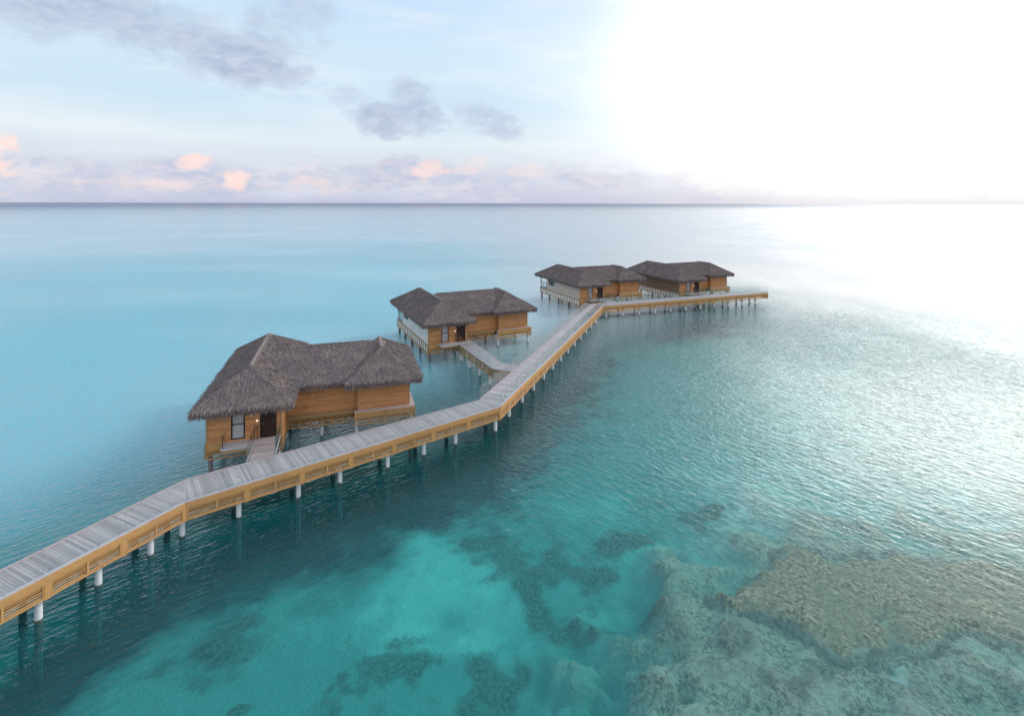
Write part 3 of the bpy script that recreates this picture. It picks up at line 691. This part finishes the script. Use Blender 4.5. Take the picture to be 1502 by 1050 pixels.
# skirts
def vskirt(a,b_,n_,off=.0,mat='gold',zt=FL-.03,zb=FL-1.02):
    L=math.hypot(b_[0]-a[0],b_[1]-a[1])
    for k in range(n_):
        p=along(a,b_,L*k/n_); q=along(a,b_,L*(k+1)/n_)
        p=along(p,q,.012); q=along(q,p,.012)
        mb=MB(); skirt(mb,p,q,zt,zb,off=off,ends=.09,top=.38); mb.build('slat_panel',M[mat],villa)
vskirt((0,0),(MX,0),2,.01); vskirt((MX,.02),(MX,MY-.05),1,.01,'gold'); vskirt((MX+.06,MY),(RX0-.3,MY),3,.02)
# proud base of the right-hand wing with its cap board
vskirt((RX0-.25,RY-.35),(RX1+.35,RY-.35),2,.0); vskirt((RX1+.35,RY-.33),(RX1+.35,10.4),3,.0,'gold')
b=MB(); b.box(RX0-.27,RX1+.37,RY-.37,RY-.002,FL-.03,FL+.03); b.box(RX1+.002,RX1+.37,RY-.0019,10.4,FL-.028,FL+.028); b.build('cap_board',M['ledgepink'],villa)
b=MB(); b.box(.0,WX0-.3,-.07,-.015,FL-.03,FL+.05); b.box(MX+.06,RX0-.3,MY-.07,MY-.002,FL-.028,FL+.04); b.build('cap_board',M['goldgrey'],villa)
vskirt((RX1,10.4),(MX,10.4),3,.03); vskirt((MX,14.4),(0,14.4),2,.02)
# side gallery: posts, pale panels painted as lit slats below the left wall
b=MB(); b.box(-.075,-.012,.02,14.4,FL-.10,FL+.0); b.box(-.075,-.012,.02,14.4,FL-1.02,FL-.92)
for k in range(19): y=.03+k*.79; b.box(-.085,-.005,y,y+.10,FL-.918,FL-.102)
gal=b.build('side_skirt',M['goldgrey'],villa)
b=MB()
for k in range(18): y=.14+k*.79; b.box(-.045,-.02,y+.03,y+.62,FL-.86,FL-.16)
b.build('lit_slat_panel',M['side_pale'],gal)
# terrace posts and glass rail
for (x,y) in ((.15,14.25),(MX-.15,14.25)):
    b=MB(); b.box(x-.07,x+.07,y-.07,y+.07,FL+.012,EAVE+.02); b.build('terrace_post',M['goldgrey'],villa)
for q in ((.0,.012,11.8,14.38),(.05,MX-.05,14.38,14.392)):
    b=MB(); b.box(q[0],q[1],q[2],q[3],FL+.02,FL+1.05); b.build('glass_panel',M['glass'],villa)
b=MB(); b.box(-.02,.03,11.8,14.4,FL+1.055,FL+1.10); b.box(-.02,.03,13.0,13.05,FL+.01,FL+1.054); b.box(-.02,.03,11.8,11.85,FL+.01,FL+1.054); b.build('handrail',M['frame'],villa)
# ledge under the tall window
b=MB()
for k in range(7): b.box(1.15,3.18,-1.08+k*.149,-1.08+k*.149+.14,FL-.05,FL+.0)
b.build('window_ledge',M['deck'],villa)
b=MB(); b.box(1.13,3.19,-1.14,-1.085,FL-.10,FL+.02); b.box(1.09,1.145,-1.14,0,FL-.10,FL+.018); b.build('ledge_edge',M['ledge'],villa)
b=MB(); b.box(1.2,3.1,-1.08,-1.02,FL-.28,FL-.103); b.build('ledge_beam',M['gold'],villa)
b=MB(); b.box(1.19,1.202,-1.05,-.1,FL+.03,FL+.9); b.build('glass_panel',M['glass'],villa)
b=MB(); b.box(1.17,1.21,-1.08,-1.05,FL+.0,FL+.92); b.box(3.10,3.14,-.12,-.08,FL+.0,FL+.95); b.build('rail_post',M['frame'],villa)
# villa piles
for (x,y,k) in ((.22,.25,'pilegrey'),(.22,4.0,'pilegrey'),(.22,7.6,'pilegrey'),(.22,11.0,'pilegrey'),(.22,14.1,'pilegrey'),(4.4,.3,'pile'),(4.4,3.9,'pilegrey'),(4.4,7.6,'pilegrey'),(4.4,11.0,'pilegrey'),(4.4,14.1,'pilegrey'),
                (7.1,3.8,'pile'),(9.7,2.95,'pile'),(13.8,2.95,'pile'),(13.8,6.6,'pile'),(13.8,10.2,'pile'),(9.7,7,'pilegrey'),(9.7,10.2,'pilegrey'),(7.1,10.2,'pilegrey')):
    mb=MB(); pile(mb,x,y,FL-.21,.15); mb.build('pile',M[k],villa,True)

def kids(o): return [c for c in bpy.data.objects if c.parent==o]
def copy_tree(o,parent=None):
    c=o.copy(); col.objects.link(c); c.parent=parent
    for ch in kids(o): copy_tree(ch,c)
    return c
GRP='thatched villas on piles along the boardwalk'
villas=[villa]
for k in range(3): villas.append(copy_tree(villa))
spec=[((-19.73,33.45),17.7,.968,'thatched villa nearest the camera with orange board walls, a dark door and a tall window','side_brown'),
      ((-9.16,56.8),25.6,1.0,'thatched villa with a pale side wall at the end of the bent walkway','side_pale'),
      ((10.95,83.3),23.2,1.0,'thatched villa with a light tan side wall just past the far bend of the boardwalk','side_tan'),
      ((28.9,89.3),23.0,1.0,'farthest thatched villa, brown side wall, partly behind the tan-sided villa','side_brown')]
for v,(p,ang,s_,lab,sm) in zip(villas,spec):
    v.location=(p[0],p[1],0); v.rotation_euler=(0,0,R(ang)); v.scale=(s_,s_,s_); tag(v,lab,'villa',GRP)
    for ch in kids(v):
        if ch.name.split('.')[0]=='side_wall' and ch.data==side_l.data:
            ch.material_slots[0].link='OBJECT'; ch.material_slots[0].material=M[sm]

# ------------------------------------------------------------------ entrance walkways
def vw(i,x,y):
    p,ang,s_=spec[i][0],R(spec[i][1]),spec[i][2]; x*=s_; y*=s_
    return (p[0]+x*math.cos(ang)-y*math.sin(ang),p[1]+x*math.sin(ang)+y*math.cos(ang))
def hit(seg,p,u): return meet(p,u,far[seg],unit(far[seg],far[seg+1]))
EG='entrance walkways between villas and boardwalk'
def entry(nm,label,right,left,mat,piles=(),sides=True,skirt_on=True):
    """right / left: poly-lines from the villa to the boardwalk"""
    root=empty(nm,(right[0][0],right[0][1],0)); tag(root,label,'walkway',EG)
    ox,oy=right[0]; r_=[(p[0]-ox,p[1]-oy) for p in right]; l_=[(p[0]-ox,p[1]-oy) for p in left]
    for i in range(len(r_)-1):
        b=MB(); planks(b,r_[i],r_[i+1],l_[i],l_[i+1],DECK+.004,inset=.06); b.build('deck',mat,root)
        b=MB(); b.bar(r_[i],r_[i+1],-.055,.0,DECK-.05,DECK+.03); b.build('edge_board',M['ledge'],root)
        b=MB(); b.bar(l_[i],l_[i+1],.0,.055,DECK-.05,DECK+.03); b.build('edge_board',M['ledge'],root)
        if skirt_on:
            for (a,c_) in ((l_[i+1],l_[i]),(r_[i],r_[i+1])):
                L=math.hypot(a[0]-c_[0],a[1]-c_[1]); N=max(1,round(L/2.2))
                for k in range(N):
                    p=along(a,c_,L*k/N+.02); q=along(a,c_,L*(k+1)/N-.02)
                    if a is l_[i+1]: q,p=p,q
                    mb=MB(); skirt(mb,(q if a is l_[i+1] else p),(p if a is l_[i+1] else q),DECK-.06,DECK-.9,off=0 if a is not l_[i+1] else -.045); mb.build('slat_panel',M['goldgrey'],root)
        for (a,c_,o_) in ((l_[i],l_[i+1],.02),(r_[i],r_[i+1],-.034)):
            mb=MB(); mb.bar(a,c_,o_,o_+.012,DECK+.035,DECK+1.02,-.05,-.05); mb.build('glass_panel',M['glass'],root)
        b=MB()
        for o_ in (.25,1.1): b.bar(l_[i],l_[i+1],-o_-.1 if False else o_*1.0-.06,o_+.06,DECK-.3,DECK-.05) if False else None
        for (x,y) in (): pass
    for p in piles:
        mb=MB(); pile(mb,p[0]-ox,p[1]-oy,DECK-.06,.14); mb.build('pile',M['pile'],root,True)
    return root
# looking from the villa outwards (-y), the camera-left edge has the smaller x
def lerp(a,b_,s_): return (a[0]+(b_[0]-a[0])*s_,a[1]+(b_[1]-a[1])*s_)
def straight(i,x0,x1,seg,nm,label,mat,y0=-.03,**kw):
    a=vw(i,x0,y0); b_=vw(i,x1,y0); u=unit(vw(i,0,0),vw(i,0,-1))
    ea=hit(seg,a,u); eb=hit(seg,b_,u); ea=along(ea,a,.03); eb=along(eb,b_,.03)
    return entry(nm,label,[a,ea],[b_,eb],mat,**kw)
straight(0,3.05,4.55,1,'entrance_walkway','short pinkish entrance deck in front of the nearest villa door',M['deckpink'],skirt_on=False)
a0=vw(1,3.25,-.03); a1=vw(1,3.25,-10.3); a2=dk(754,544.6); b0=vw(1,4.85,-.03); b1=vw(1,4.85,-9.25); b2=dk(764.5,536)
a2=meet(a1,unit(a1,a2),far[2],unit(far[2],far[3])); b2=meet(b1,unit(b1,b2),far[2],unit(far[2],far[3])); a2=along(a2,a1,.03); b2=along(b2,b1,.03)
pl=[vw(1,3.55,-.9),vw(1,3.55,-3.6),vw(1,3.55,-6.3),vw(1,3.55,-9.0),vw(1,4.6,-.9),vw(1,4.6,-3.6),vw(1,4.6,-6.3),vw(1,4.6,-8.6)]
entry('entrance_walkway','long bent entrance walkway on white piles leading to the pale-sided villa',[a0,a1,a2],[b0,b1,b2],M['deck'],pl)
straight(2,3.05,4.75,3,'entrance_walkway','short grey entrance deck joining the tan-sided villa to the boardwalk bend',M['deck'],piles=[vw(2,3.3,-1.5),vw(2,4.5,-1.5)])
straight(3,3.05,4.75,3,'entrance_walkway','short grey entrance deck at the door of the farthest villa',M['deck'],piles=[vw(3,3.3,-1.0),vw(3,4.5,-1.0)])
